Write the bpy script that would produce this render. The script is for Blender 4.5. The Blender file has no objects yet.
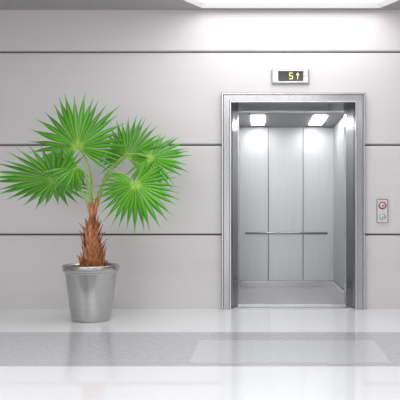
import bpy, bmesh, math, random
from mathutils import Vector, Matrix
random.seed(7)
S = bpy.context.scene
S.view_settings.view_transform = 'Standard'

# ------------------------------------------------------------ materials
def new_mat(name):
    m = bpy.data.materials.new(name); m.use_nodes = True
    nt = m.node_tree; b = nt.nodes['Principled BSDF']
    return m, nt, b
def simple(name, col, rough=0.5, metal=0.0, emis=None, es=0, coat=0):
    m, nt, b = new_mat(name)
    b.inputs['Base Color'].default_value = (*col, 1)
    b.inputs['Roughness'].default_value = rough
    b.inputs['Metallic'].default_value = metal
    b.inputs['Coat Weight'].default_value = coat
    if emis:
        b.inputs['Emission Color'].default_value = (*emis, 1)
        b.inputs['Emission Strength'].default_value = es
    return m
def noisy(name, c1, c2, scale=(1, 1, 1), nscale=5, rough=0.4, metal=0.0, bump=0.0, detail=4, lo=0.35, hi=0.65, coat=0.0, spec=0.5, aniso=0, dist=0, nrough=.5):
    m, nt, b = new_mat(name)
    tc = nt.nodes.new('ShaderNodeTexCoord'); mp = nt.nodes.new('ShaderNodeMapping')
    mp.inputs['Scale'].default_value = scale
    nz = nt.nodes.new('ShaderNodeTexNoise'); nz.inputs['Scale'].default_value = nscale; nz.inputs['Detail'].default_value = detail
    nz.inputs['Distortion'].default_value = dist; nz.inputs['Roughness'].default_value = nrough
    cr = nt.nodes.new('ShaderNodeValToRGB')
    cr.color_ramp.elements[0].position = lo; cr.color_ramp.elements[0].color = (*c1, 1)
    cr.color_ramp.elements[1].position = hi; cr.color_ramp.elements[1].color = (*c2, 1)
    L = nt.links.new
    L(tc.outputs['Object'], mp.inputs[0]); L(mp.outputs[0], nz.inputs['Vector'])
    L(nz.outputs['Fac'], cr.inputs[0]); L(cr.outputs[0], b.inputs['Base Color'])
    b.inputs['Roughness'].default_value = rough; b.inputs['Metallic'].default_value = metal
    b.inputs['Coat Weight'].default_value = coat
    b.inputs['Specular IOR Level'].default_value = spec
    if aniso:
        tg = nt.nodes.new('ShaderNodeTangent'); tg.direction_type = 'RADIAL'; tg.axis = 'Z'
        L(tg.outputs[0], b.inputs['Tangent']); b.inputs['Anisotropic'].default_value = aniso
    if bump:
        bp = nt.nodes.new('ShaderNodeBump'); bp.inputs['Strength'].default_value = bump; bp.inputs['Distance'].default_value = 0.01
        L(nz.outputs['Fac'], bp.inputs['Height']); L(bp.outputs[0], b.inputs['Normal'])
    return m

M_wall = noisy('wall_panel_paint', (.665, .637, .640), (.690, .667, .673), (.10, 1, 1.6), 2, rough=.34, spec=.5, detail=2)
M_groove = simple('groove_dark', (.14, .13, .13), .7)
M_floor = noisy('floor_polished_white', (.82, .83, .86), (.86, .87, .895), (1, 1, 1), 1.2, rough=.04, spec=.7)
M_marble = noisy('floor_grey_marble', (.41, .415, .445), (.56, .565, .595), (1, 1.6, 1), 20, rough=.10, detail=14, nrough=.75)
M_pale = noisy('pale_speckle', (.52, .525, .555), (.62, .625, .655), (1, 1.6, 1), 24, rough=.14, detail=14, nrough=.75)
M_ceil = simple('ceiling_paint', (.40, .385, .385), .6)
M_side = simple('side_wall_paint', (.42, .40, .40), .5)
M_steel = noisy('brushed_steel', (.41, .41, .42), (.47, .47, .48), (40, 40, .5), 4, rough=.20, metal=1)
M_steelL = noisy('light_steel', (.60, .60, .61), (.68, .68, .69), (60, 60, .6), 4, rough=.25, metal=1)
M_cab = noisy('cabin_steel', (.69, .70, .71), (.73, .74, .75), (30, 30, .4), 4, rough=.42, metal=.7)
M_rail = simple('rail_steel', (.38, .38, .39), .3, 1)
M_pot = noisy('pot_steel', (.48, .47, .46), (.51, .50, .49), (1, 1, 8), 3, rough=.2, metal=1, aniso=.6)
M_light = simple('light_panel', (1, 1, 1), .5, emis=(1, .99, .98), es=3.1)
M_clight = simple('cabin_light_panel', (1, 1, 1), .5, emis=(1, 1, 1), es=15)
M_black = simple('display_glass', (.03, .027, .024), .15)
M_led = simple('led_amber', (1, .75, .2), .5, emis=(1, .78, .40), es=1.0)
M_red = simple('button_red_ring', (.36, .07, .06), .4)
M_white = simple('button_white', (.75, .75, .76), .35)
M_soil = noisy('soil', (.02, .013, .008), (.07, .045, .03), (1, 1, 1), 60, rough=.95, bump=1)
M_bark = noisy('palm_fibre_bark', (.10, .03, .012), (.46, .16, .06), (6, 6, 1.2), 14, rough=.75, bump=.8, lo=.3, hi=.7)
M_stub = noisy('palm_leaf_base', (.24, .065, .025), (.70, .29, .12), (5, 5, 1), 12, rough=.6, bump=.5, lo=.3, hi=.7)
M_pet = noisy('palm_petiole', (.20, .38, .05), (.38, .56, .13), (3, 3, 3), 6, rough=.45)
M_stem = noisy('palm_stem_base', (.40, .13, .06), (.62, .28, .13), (3, 3, 3), 6, rough=.5)

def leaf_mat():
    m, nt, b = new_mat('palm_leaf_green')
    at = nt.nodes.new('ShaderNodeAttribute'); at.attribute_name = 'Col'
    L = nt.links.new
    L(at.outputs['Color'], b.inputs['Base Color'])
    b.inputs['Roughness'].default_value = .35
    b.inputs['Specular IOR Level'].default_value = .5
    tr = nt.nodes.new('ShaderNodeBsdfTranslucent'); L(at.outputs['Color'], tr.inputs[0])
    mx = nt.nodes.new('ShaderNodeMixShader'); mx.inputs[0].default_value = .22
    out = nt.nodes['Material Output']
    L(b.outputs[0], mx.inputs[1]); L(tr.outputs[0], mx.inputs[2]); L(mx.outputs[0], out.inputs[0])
    return m
M_leaf = leaf_mat()

# ------------------------------------------------------------ helpers
def empty(name, loc=(0, 0, 0)):
    e = bpy.data.objects.new(name, None); S.collection.objects.link(e); e.location = loc
    e.empty_display_size = .1
    return e
def obj(name, verts, faces, mat, parent=None, smooth=False, bevel=0):
    me = bpy.data.meshes.new(name); me.from_pydata([tuple(v) for v in verts], [], faces); me.update()
    bm = bmesh.new(); bm.from_mesh(me); bmesh.ops.recalc_face_normals(bm, faces=bm.faces); bm.to_mesh(me); bm.free()
    o = bpy.data.objects.new(name, me); S.collection.objects.link(o); me.materials.append(mat)
    if smooth: me.polygons.foreach_set('use_smooth', [True]*len(me.polygons))
    if bevel:
        md = o.modifiers.new('bevel', 'BEVEL'); md.width = bevel; md.segments = 3; md.limit_method = 'ANGLE'
    if parent:
        o.parent = parent; o.matrix_parent_inverse = Matrix.Translation(parent.location).inverted()
    return o
def boxvf(x0, x1, y0, y1, z0, z1, off=0):
    v = [(x0,y0,z0),(x1,y0,z0),(x1,y1,z0),(x0,y1,z0),(x0,y0,z1),(x1,y0,z1),(x1,y1,z1),(x0,y1,z1)]
    f = [(0,1,2,3),(4,5,6,7),(0,1,5,4),(1,2,6,5),(2,3,7,6),(3,0,4,7)]
    return v, [tuple(i+off for i in q) for q in f]
def boxes(name, lst, mat, parent=None, bevel=0):
    V, F = [], []
    for b in lst:
        v, f = boxvf(*b, off=len(V)); V += v; F += f
    return obj(name, V, F, mat, parent, bevel=bevel)
def lathe(name, prof, mat, loc=(0,0,0), parent=None, n=64, axis='Z'):
    V, F = [], []
    for (r, z) in prof:
        for i in range(n):
            a = 2*math.pi*i/n
            if axis == 'Z': V.append((r*math.cos(a), r*math.sin(a), z))
            else: V.append((r*math.cos(a), -z, r*math.sin(a)))
    for j in range(len(prof)-1):
        for i in range(n):
            k = (i+1) % n
            F.append((j*n+i, j*n+k, (j+1)*n+k, (j+1)*n+i))
    if prof[0][0] > 1e-5: F.append(tuple(range(n)))
    if prof[-1][0] > 1e-5: F.append(tuple((len(prof)-1)*n+i for i in range(n)))
    o = obj(name, V, F, mat, None, smooth=True)
    o.location = loc
    if parent:
        o.parent = parent; o.matrix_parent_inverse = Matrix.Translation(parent.location).inverted()
    return o
def tube(name, pts, radii, mat, parent=None, n=10):
    V, F = [], []
    pts = [Vector(p) for p in pts]
    for j, p in enumerate(pts):
        d = (pts[min(j+1, len(pts)-1)]-pts[max(j-1, 0)]).normalized()
        a = d.orthogonal().normalized() if j == 0 else (pa - d*pa.dot(d)).normalized()
        pa = a; b = d.cross(a)
        r = radii[j] if isinstance(radii, (list, tuple)) else radii
        for i in range(n):
            t = 2*math.pi*i/n
            V.append(p + a*math.cos(t)*r + b*math.sin(t)*r)
    for j in range(len(pts)-1):
        for i in range(n):
            k = (i+1) % n
            F.append((j*n+i, j*n+k, (j+1)*n+k, (j+1)*n+i))
    F.append(tuple(range(n))); F.append(tuple((len(pts)-1)*n+i for i in range(n)))
    return obj(name, V, F, mat, parent, smooth=True)

# ------------------------------------------------------------ room
XL, XR, YF, H = -4.6, 3.8, -9.0, 3.215
YS = -3.4
OX0, OX1, OZ = -0.39, 1.143, 2.315
GR = .009
seams = [0, .80, 1.763, 2.763, H]
pieces = []
def panel(x0, x1, z0, z1, c0, c1):
    c = .011
    pr = []
    pr += [(.03, z0), (c, z0), (0, z0+c)] if c0 else [(.03, z0), (0, z0)]
    pr += [(0, z1-c), (c, z1), (.03, z1)] if c1 else [(0, z1), (.03, z1)]
    pieces.append((x0, x1, pr))
for i in range(4):
    z0, z1 = seams[i], seams[i+1]
    a = z0 + (GR if i > 0 else 0); b = z1 - (GR if i < 3 else 0)
    if z1 <= OZ:
        panel(XL, OX0, a, b, i > 0, True); panel(OX1, XR, a, b, i > 0, True)
    elif z0 < OZ:
        panel(XL, OX0, a, OZ, True, False); panel(OX1, XR, a, OZ, True, False)
        panel(XL, XR, OZ, b, False, True)
    else:
        panel(XL, XR, a, b, True, i < 3)
V, F = [], []
for x0, x1, pr in pieces:
    o = len(V); n = len(pr)
    V += [(x0, y, z) for y, z in pr] + [(x1, y, z) for y, z in pr]
    F += [tuple(o+i for i in range(n)), tuple(o+n+i for i in range(n))]
    F += [(o+i, o+(i+1) % n, o+n+(i+1) % n, o+n+i) for i in range(n)]
wall = obj('wall_back', V, F, M_wall)
boxes('wall_core', [(XL, OX0, .03, .12, 0, H), (OX1, XR, .03, .12, 0, H), (OX0, OX1, .03, .12, OZ, H)], M_groove, wall)
boxes('wall_left', [(XL-.1, XL, YS, .12, 0, H)], M_side)
boxes('wall_right', [(XR, XR+.1, YS, .12, 0, H)], M_side)
fl = boxes('floor', [(XL-.1, XR+.1, -1.46, .12, -.1, 0), (XL-.1, XR+.1, YF, -2.80, -.1, 0)], M_floor)
boxes('marble_band', [(XL-.1, XR+.1, -2.80, -1.46, -.1, 0)], M_marble, fl)
mt = obj('floor_pale_slab', *(lambda: (  # thin speckled slab, paler than the marble band
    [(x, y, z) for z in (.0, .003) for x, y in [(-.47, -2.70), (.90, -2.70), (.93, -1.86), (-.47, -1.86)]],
    [(0,1,2,3),(4,5,6,7),(0,1,5,4),(1,2,6,5),(2,3,7,6),(3,0,4,7)]))(), M_pale)
ob = [(-.62,-.08),(1.31,-.08),(1.62,-.62),(1.62,-1.5),(1.31,-2.0),(-.62,-2.0),(-.95,-1.5),(-.95,-.62)]
def ring_obj(name, inner, z0, outer_rect, mat):
    bm = bmesh.new()
    iv = [bm.verts.new((x, y, z0)) for x, y in inner]
    ov = [bm.verts.new((x, y, z0)) for x, y in outer_rect]
    es = []
    for L_ in (iv, ov):
        for i in range(len(L_)): es.append(bm.edges.new((L_[i], L_[(i+1) % len(L_)])))
    bmesh.ops.triangle_fill(bm, edges=es, use_beauty=True)
    r = bmesh.ops.extrude_face_region(bm, geom=bm.faces[:])
    bmesh.ops.translate(bm, vec=(0, 0, .1), verts=[g for g in r['geom'] if isinstance(g, bmesh.types.BMVert)])
    bmesh.ops.recalc_face_normals(bm, faces=bm.faces)
    me = bpy.data.meshes.new(name); bm.to_mesh(me); bm.free(); me.materials.append(mat)
    o = bpy.data.objects.new(name, me); S.collection.objects.link(o); return o
ceil = ring_obj('ceiling', ob, H, [(XL-.1,.12),(XR+.1,.12),(XR+.1,YF),(XL-.1,YF)], M_ceil)
pl = empty('ceiling_light', (.33, -1, H))
obj('diffuser', [(x, y, H+.05) for x, y in ob], [tuple(range(8))], M_light, pl)
cx, cy = .335, -1.04
rim = []
for s, z in ((1.0, H-.001), (.975, H-.012), (.96, H+.045)):
    rim.append([(cx+(x-cx)*s, cy+(y-cy)*s, z) for x, y in ob])
V = sum(rim, []); F = [(j*8+i, j*8+(i+1) % 8, (j+1)*8+(i+1) % 8, (j+1)*8+i) for j in range(2) for i in range(8)]
obj('trim_ring', V, F, simple('light_trim', (.5, .49, .49), .4), pl)

# ------------------------------------------------------------ elevator
el = empty('elevator', (.375, 0, 0))
prof = [(0, .0), (0, -.045), (.010, -.062), (.020, -.062), (.028, -.048), (.086, -.048), (.093, -.062), (.104, -.062), (.112, -.01), (.118, -.005), (.17, .20), (.17, .32), (.0, .32)]
ox0, ox1, oz = -.393, 1.146, 2.318
V, F, MI = [], [], []
n = len(prof)
for st in range(4):
    for (d, y) in prof:
        dt = d if d < .115 else d*.93
        if st == 0: V.append((ox0+d, y, 0))
        elif st == 1: V.append((ox0+d, y, oz-dt))
        elif st == 2: V.append((ox1-d*1.02, y, oz-dt))
        else: V.append((ox1-d*1.02, y, 0))
for st in range(3):
    for i in range(n):
        k = (i+1) % n
        F.append((st*n+i, st*n+k, (st+1)*n+k, (st+1)*n+i)); MI.append(1 if i in (2, 6) else 0)  # lighter steel on the bead faces stands in for edge highlights
F.append(tuple(range(n))); F.append(tuple(3*n+i for i in range(n))); MI += [0, 0]
fr = obj('door_frame', V, F, M_steel, el)
fr.data.materials.append(M_steelL)
fr.data.polygons.foreach_set('material_index', MI)
boxes('door_sill', [(-.222, .972, -.05, .12, .0005, .012)] + [(-.222, .972, y, y+.035, .0, .014) for y in (.125, .175, .225, .275)], M_steelL, el, bevel=.002)
boxes('door_leaf', [(-.245, -.222, .33, .37, .015, 2.16), (.972, .995, .33, .37, .015, 2.16)], M_steelL, el)
X0, X1, Y0, Y1, Z0, Z1 = -.27, 1.075, .42, 2.28, .0, 2.25
boxes('cabin_floor', [(X0-.05, X1+.05, .32, Y1+.05, -.06, .0)], noisy('cabin_floor_stone', (.38,.38,.39), (.42,.42,.43), (1,1,1), 4, rough=.15), el)
boxes('cabin_ceiling', [(X0-.05, X1+.05, .36, Y1+.05, Z1, Z1+.05)], simple('cabin_ceiling_paint', (.33,.33,.34), .5), el)
sx = [X0, X0+.415, X0+.905, X1]
g = .0035
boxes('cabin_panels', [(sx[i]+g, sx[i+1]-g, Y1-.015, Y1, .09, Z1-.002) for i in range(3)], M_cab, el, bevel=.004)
sy = [Y0-.05, 1.05, 1.66, Y1-.016]
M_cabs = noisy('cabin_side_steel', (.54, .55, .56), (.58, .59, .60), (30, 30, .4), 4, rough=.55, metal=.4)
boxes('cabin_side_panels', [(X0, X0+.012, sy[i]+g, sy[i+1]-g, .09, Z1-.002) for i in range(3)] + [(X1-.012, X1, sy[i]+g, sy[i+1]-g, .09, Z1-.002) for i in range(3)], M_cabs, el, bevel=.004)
boxes('cabin_shell', [(X0-.05, X1+.05, Y1, Y1+.05, 0, Z1), (X0-.05, X0, .33, Y1, 0, Z1), (X1, X1+.05, .33, Y1, 0, Z1)], simple('cabin_shell_dark', (.16,.16,.17), .5, .5), el)
boxes('cabin_skirting', [(X0, X1, Y1-.02, Y1, 0, .085), (X0, X0+.02, .37, Y1-.02, 0, .085), (X1-.02, X1, .37, Y1-.02, 0, .085)], M_steelL, el, bevel=.003)
boxes('cabin_lamps', [(-.085, .085, 1.15, 1.95, Z1-.012, Z1-.001), (.695, .865, 1.15, 1.95, Z1-.012, Z1-.001)], M_clight, el)
hz = .762; hy = Y1-.085
tube('handrail', [(-.165, hy+.07, hz), (-.165, hy+.01, hz), (-.155, hy, hz), (.95, hy, hz), (.96, hy+.01, hz), (.96, hy+.07, hz)], .015, M_rail, el)
boxes('handrail_brackets', [(x-.012, x+.012, hy+.008, Y1-.015, hz-.012, hz+.012) for x in (.1, .4, .7)], M_rail, el)

# ------------------------------------------------------------ floor indicator display
dp = empty('floor_indicator_display', (.345, 0, 2.5))
boxes('housing', [(.145, .548, -.030, -.0005, 2.417, 2.577)], M_rail, dp, bevel=.008)
boxes('inner_plate', [(.158, .535, -.033, -.0295, 2.430, 2.564)], M_steelL, dp, bevel=.002)
boxes('glass', [(.215, .485, -.036, -.032, 2.443, 2.551)], M_black, dp, bevel=.002)
def seg5(x, z, w, h, t):
    y0, y1 = -.038, -.0355
    return [(x, x+w, y0, y1, z+h-t, z+h), (x, x+w, y0, y1, z+h/2-t/2, z+h/2+t/2), (x, x+w, y0, y1, z, z+t),
            (x, x+t, y0, y1, z+h/2+t/2, z+h-t), (x+w-t, x+w, y0, y1, z+t, z+h/2-t/2)]
boxes('digit_five', seg5(.335, 2.464, .038, .068, .0065), M_led, dp)
boxes('arrow_shaft', [(.4205, .4275, -.038, -.0355, 2.464, 2.515)], M_led, dp)
obj('arrow_head', [(.407,-.038,2.508),(.441,-.038,2.508),(.424,-.038,2.534),(.407,-.0355,2.508),(.441,-.0355,2.508),(.424,-.0355,2.534)],
    [(0,1,2),(3,4,5),(0,1,4,3),(1,2,5,4),(2,0,3,5)], M_led, dp)
boxes('screws', [(.180,.190,-.036,-.0325,2.49,2.50),(.508,.518,-.036,-.0325,2.49,2.50)], M_steel, dp)

# ------------------------------------------------------------ call button panel
cb = empty('elevator_call_button_panel', (1.333, 0, 1.05))
boxes('plate', [(1.272, 1.396, -.018, -.0005, .925, 1.183)], M_steel, cb, bevel=.008)
boxes('face', [(1.281, 1.387, -.021, -.0175, .934, 1.174)], M_steelL, cb, bevel=.002)
lathe('button_ring', [(.042, .020), (.042, .028), (.038, .031), (.030, .031), (.028, .028), (.028, .020)], M_red, (1.334, 0, 1.112), cb, 40, 'Y')
lathe('button_cap', [(.027, .020), (.027, .030), (.022, .034), (.0, .035)], M_white, (1.334, 0, 1.112), cb, 40, 'Y')
lathe('button_mark', [(.010, .0345), (.010, .037), (0, .0375)], M_red, (1.334, 0, 1.112), cb, 24, 'Y')
lathe('key_ring', [(.034, .020), (.034, .026), (.030, .029), (.025, .026), (.025, .020)], M_steel, (1.334, 0, .99), cb, 40, 'Y')
lathe('key_switch', [(.024, .020), (.024, .027), (.0, .028)], M_white, (1.334, 0, .99), cb, 40, 'Y')
boxes('key_slot', [(1.331, 1.337, -.031, -.0265, .978, 1.002)], M_black, cb)

# ------------------------------------------------------------ potted palm
PX, PY = -1.606, -.77
palm = empty('potted_fan_palm', (PX, PY, 0))
prof = [(0, .0), (.170, .0), (.180, .006), (.186, .02), (.192, .06), (.243, .455), (.246, .462), (.252, .466), (.262, .474), (.267, .49), (.270, .520), (.268, .530),
        (.262, .533), (.255, .530), (.250, .50), (.242, .46), (.235, .43), (0, .43)]
lathe('pot', prof, M_pot, (PX, PY, 0), palm, 96)
V = [(PX, PY, .50)]; F = []; NR = 10; NS = 48
for r in range(1, NR+1):
    for s in range(NS):
        a = 2*math.pi*s/NS; rr = .246*r/NR
        V.append((PX+rr*math.cos(a), PY+rr*math.sin(a), .495+.03*(1-r/NR)+random.uniform(-.008, .008)))
for s in range(NS): F.append((0, 1+s, 1+(s+1) % NS))
for r in range(NR-1):
    for s in range(NS):
        k = (s+1) % NS; F.append((1+r*NS+s, 1+r*NS+k, 1+(r+1)*NS+k, 1+(r+1)*NS+s))
obj('soil', V, F, M_soil, palm)

def P(px, py, dy=0):
    return Vector((PX+(px-91)/104, PY+dy, (320-py)/104))
core = [(P(93, 275), .135), (P(93, 266), .118), (P(92.5, 258), .092), (P(92, 246), .072), (P(91.5, 234), .062), (P(91.5, 228), .050), (P(92.5, 220), .034), (P(93.5, 212), .022), (P(94, 207), .014)]
tube('trunk', [c[0] for c in core], [c[1] for c in core], M_bark, palm, 20)
V, F = [], []
def scale_leaf(base, outd, up, L_, w, curl):
    side = outd.cross(up).normalized()
    o = len(V); K = 5
    for j in range(K+1):
        t = j/K
        c = base + up*L_*t + outd*(.010 + curl*t*t)
        ww = w*(1-t**1.6)+.0015
        V.extend([c-side*ww-outd*.006, c+outd*.008*(1-t), c+side*ww-outd*.006])
    for j in range(K):
        a = o+j*3
        F.extend([(a, a+1, a+4, a+3), (a+1, a+2, a+5, a+4)])
for lev in range(12):
    t = lev/11
    py = 270-t*41
    for q in range(len(core)-1):
        z = (320-py)/104
        if core[q][0].z <= z <= core[q+1][0].z:
            f = (z-core[q][0].z)/(core[q+1][0].z-core[q][0].z)
            r = core[q][1]*(1-f)+core[q+1][1]*f; c = core[q][0].lerp(core[q+1][0], f); break
    for k in range(7):
        a = 2*math.pi*(k+.5*(lev % 2))/7+random.uniform(-.15, .15)
        outd = Vector((math.cos(a), math.sin(a), 0))
        up = (Vector((0, 0, 1))+outd*random.uniform(.0, .35)+Vector((random.uniform(-.25,.25), 0, 0))).normalized()
        scale_leaf(c+outd*r*.85, outd, up, random.uniform(.08, .15), random.uniform(.020, .034), random.uniform(0, .03))
obj('leaf_bases', V, F, M_stub, palm)
V, F = [], []
for k in range(90):
    a = random.uniform(0, 2*math.pi); outd = Vector((math.cos(a), math.sin(a), 0))
    base = P(93, 264)+outd*.070+Vector((0, 0, random.uniform(-.02, .06)))
    dn = (outd*random.uniform(.7, 1.3)+Vector((0, 0, -.6))).normalized()
    L_ = random.uniform(.08, .15); side = Vector((-outd.y, outd.x, 0))
    o = len(V)
    V += [base-side*.012, base+side*.012, base+dn*L_*.6+side*.009+outd*.01, base+dn*L_, base+dn*L_*.6-side*.009+outd*.01]
    F += [(o, o+1, o+2, o+4), (o+4, o+2, o+3)]
obj('fibre_skirt', V, F, M_bark, palm)

def bez(p0, p1, p2, p3, n=16):
    return [p0*(1-t)**3+p1*3*t*(1-t)**2+p2*3*t*t*(1-t)+p3*t**3 for t in [i/n for i in range(n+1)]]

X_, Y_, Z_ = Vector((1,0,0)), Vector((0,1,0)), Vector((0,0,1))
def fan(idx, hub, ang, span, R, N, tv=0, tu=0, cup=.06, droop=.05, edge=.24, hue=1.0):
    a = math.radians(ang)
    u0 = X_*math.cos(a)+Z_*math.sin(a); v0 = -X_*math.sin(a)+Z_*math.cos(a)
    tv = math.radians(tv); tu = math.radians(tu)
    u = (u0*math.cos(tu)+Y_*math.sin(tu)).normalized()
    v = (v0*math.cos(tv)+Y_*math.sin(tv)); v = (v-u*u.dot(v)).normalized()
    nrm = u.cross(v).normalized()
    if nrm.y > 0: nrm = -nrm
    V, F, C = [], [], []
    half = math.radians(span)/2; da = 2*half/(N-1)
    for i in range(N):
        b = -half+da*i; e = abs(b/half)
        b += random.uniform(-.12, .12)*da
        d = u*math.cos(b)+v*math.sin(b); s = -u*math.sin(b)+v*math.cos(b)
        L_ = R*(1-edge*e**2)*random.uniform(.93, 1.06)
        web = .28+.10*(1-e); K = 12; o = len(V)
        br = random.uniform(.75, 1.2)*hue
        dr = droop*random.uniform(.5, 1.6)
        tw = random.uniform(-.05, .05)
        for j in range(K+1):
            t = j/K
            if t < web: w_ = t*L_*math.tan(da/2)*1.02
            else:
                q = (t-web)/(1-web)
                w_ = web*L_*math.tan(da/2)*(1+.78*math.sin(math.pi*min(q*1.3, 1)))*(1-q**1.9)
            w_ = max(w_, .0006)
            c = hub+d*L_*t + nrm*(-cup*t*t*(.4+e)) + s*tw*L_*t*t - Z_*dr*R*t**2.5
            pl_ = w_*.75
            V.extend([c-s*w_, c+nrm*pl_, c+s*w_])
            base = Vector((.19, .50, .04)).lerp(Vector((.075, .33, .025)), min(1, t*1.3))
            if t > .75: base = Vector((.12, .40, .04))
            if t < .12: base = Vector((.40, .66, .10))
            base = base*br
            C.extend([tuple(base*.42)+(1,), tuple(base*1.4)+(1,), tuple(base*1.0)+(1,)])  # fold shading put into the colour: one edge dark, ridge bright
        for j in range(K):
            A = o+j*3
            F.extend([(A, A+1, A+4, A+3), (A+1, A+2, A+5, A+4)])
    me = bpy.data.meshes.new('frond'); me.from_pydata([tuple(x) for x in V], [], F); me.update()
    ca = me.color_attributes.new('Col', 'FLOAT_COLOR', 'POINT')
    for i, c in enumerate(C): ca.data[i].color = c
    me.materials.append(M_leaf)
    ob_ = bpy.data.objects.new('frond_%d' % idx, me); S.collection.objects.link(ob_)
    ob_.parent = palm; ob_.matrix_parent_inverse = Matrix.Translation(palm.location).inverted()
    return ob_
fans = [
 ((79,148,-.05), 100, 270, .57, 30, 8, 6,  (92,190), (97,165)),
 ((60,180,-.16), 186, 285, .61, 28, 60, -5, (90,202), (80,170)),
 ((82,168,-.24), 222, 210, .32, 18, 35, -12,(92,200), (92,162)),
 ((124,156,.16), 80, 245, .50, 26, 28, 10,  (97,190), (106,162)),
 ((149,158,.02), 0, 285, .42, 26, 34, -10,  (102,180), (118,140)),
 ((139,185,-.20), 288, 280, .45, 28, 12, -10, (98,195), (114,154)),
]
for i, (h, ang, sp, R, N, tv, tu, c1, c2) in enumerate(fans):
    hub = P(*h)
    fan(i+1, hub, ang, sp, R, N, tv, tu, hue=random.uniform(.92, 1.12))
    st = P(91.5+i*.7, 220-i, 0)+Vector((0, -.015, 0))
    pts = bez(st, P(c1[0], c1[1], h[2]*.2), P(c2[0], c2[1], h[2]*.8), hub, 20)
    tube('petiole_%d' % (i+1), pts, [.014-.006*k/20 for k in range(21)], M_pet, palm, 8)
    tube('petiole_sheath_%d' % (i+1), pts[:6], [.021, .020, .019, .018, .0165, .014], M_stem, palm, 8)

# ------------------------------------------------------------ light, world, camera
def area(name, loc, sx, sy, power, rot=(0,0,0), col=(1,1,1)):
    l = bpy.data.lights.new(name, 'AREA'); l.shape = 'RECTANGLE'; l.size = sx; l.size_y = sy; l.energy = power; l.color = col
    o = bpy.data.objects.new(name, l); S.collection.objects.link(o); o.location = loc; o.rotation_euler = rot; return o
area('ceiling_fill', (-1.2, -4.0, H-.03), 4.5, 1.2, 85)  # added fill light under the ceiling, no fixture behind it
area('ceiling_fill_rear', (.8, -6.8, H-.03), 4.5, 1.2, 60)  # second added fill, out of view towards the camera
W = bpy.data.worlds.new('World'); S.world = W; W.use_nodes = True
nt = W.node_tree; bg = nt.nodes['Background']
tc = nt.nodes.new('ShaderNodeTexCoord'); mp = nt.nodes.new('ShaderNodeMapping'); mp.inputs['Scale'].default_value = (4, 4, .8)
nz = nt.nodes.new('ShaderNodeTexNoise'); nz.inputs['Scale'].default_value = 1.3; nz.inputs['Detail'].default_value = 1
cr = nt.nodes.new('ShaderNodeValToRGB')  # invented bright and dark patches, for fill and varied reflections in the metal
cr.color_ramp.elements[0].position = .40; cr.color_ramp.elements[0].color = (.28, .28, .295, 1)
cr.color_ramp.elements[1].position = .60; cr.color_ramp.elements[1].color = (1.6, 1.6, 1.63, 1)
nt.links.new(tc.outputs['Generated'], mp.inputs[0]); nt.links.new(mp.outputs[0], nz.inputs['Vector'])
nt.links.new(nz.outputs['Fac'], cr.inputs[0]); nt.links.new(cr.outputs[0], bg.inputs[0])
bg.inputs[1].default_value = 1.17

cam = bpy.data.cameras.new('camera'); co = bpy.data.objects.new('camera', cam); S.collection.objects.link(co)
co.location = (0, -7.35, 1.0); co.rotation_euler = (math.radians(90), 0, 0)
cam.sensor_width = 36; cam.lens = 684/400*36; cam.shift_x = -.145; cam.shift_y = .04
S.camera = co
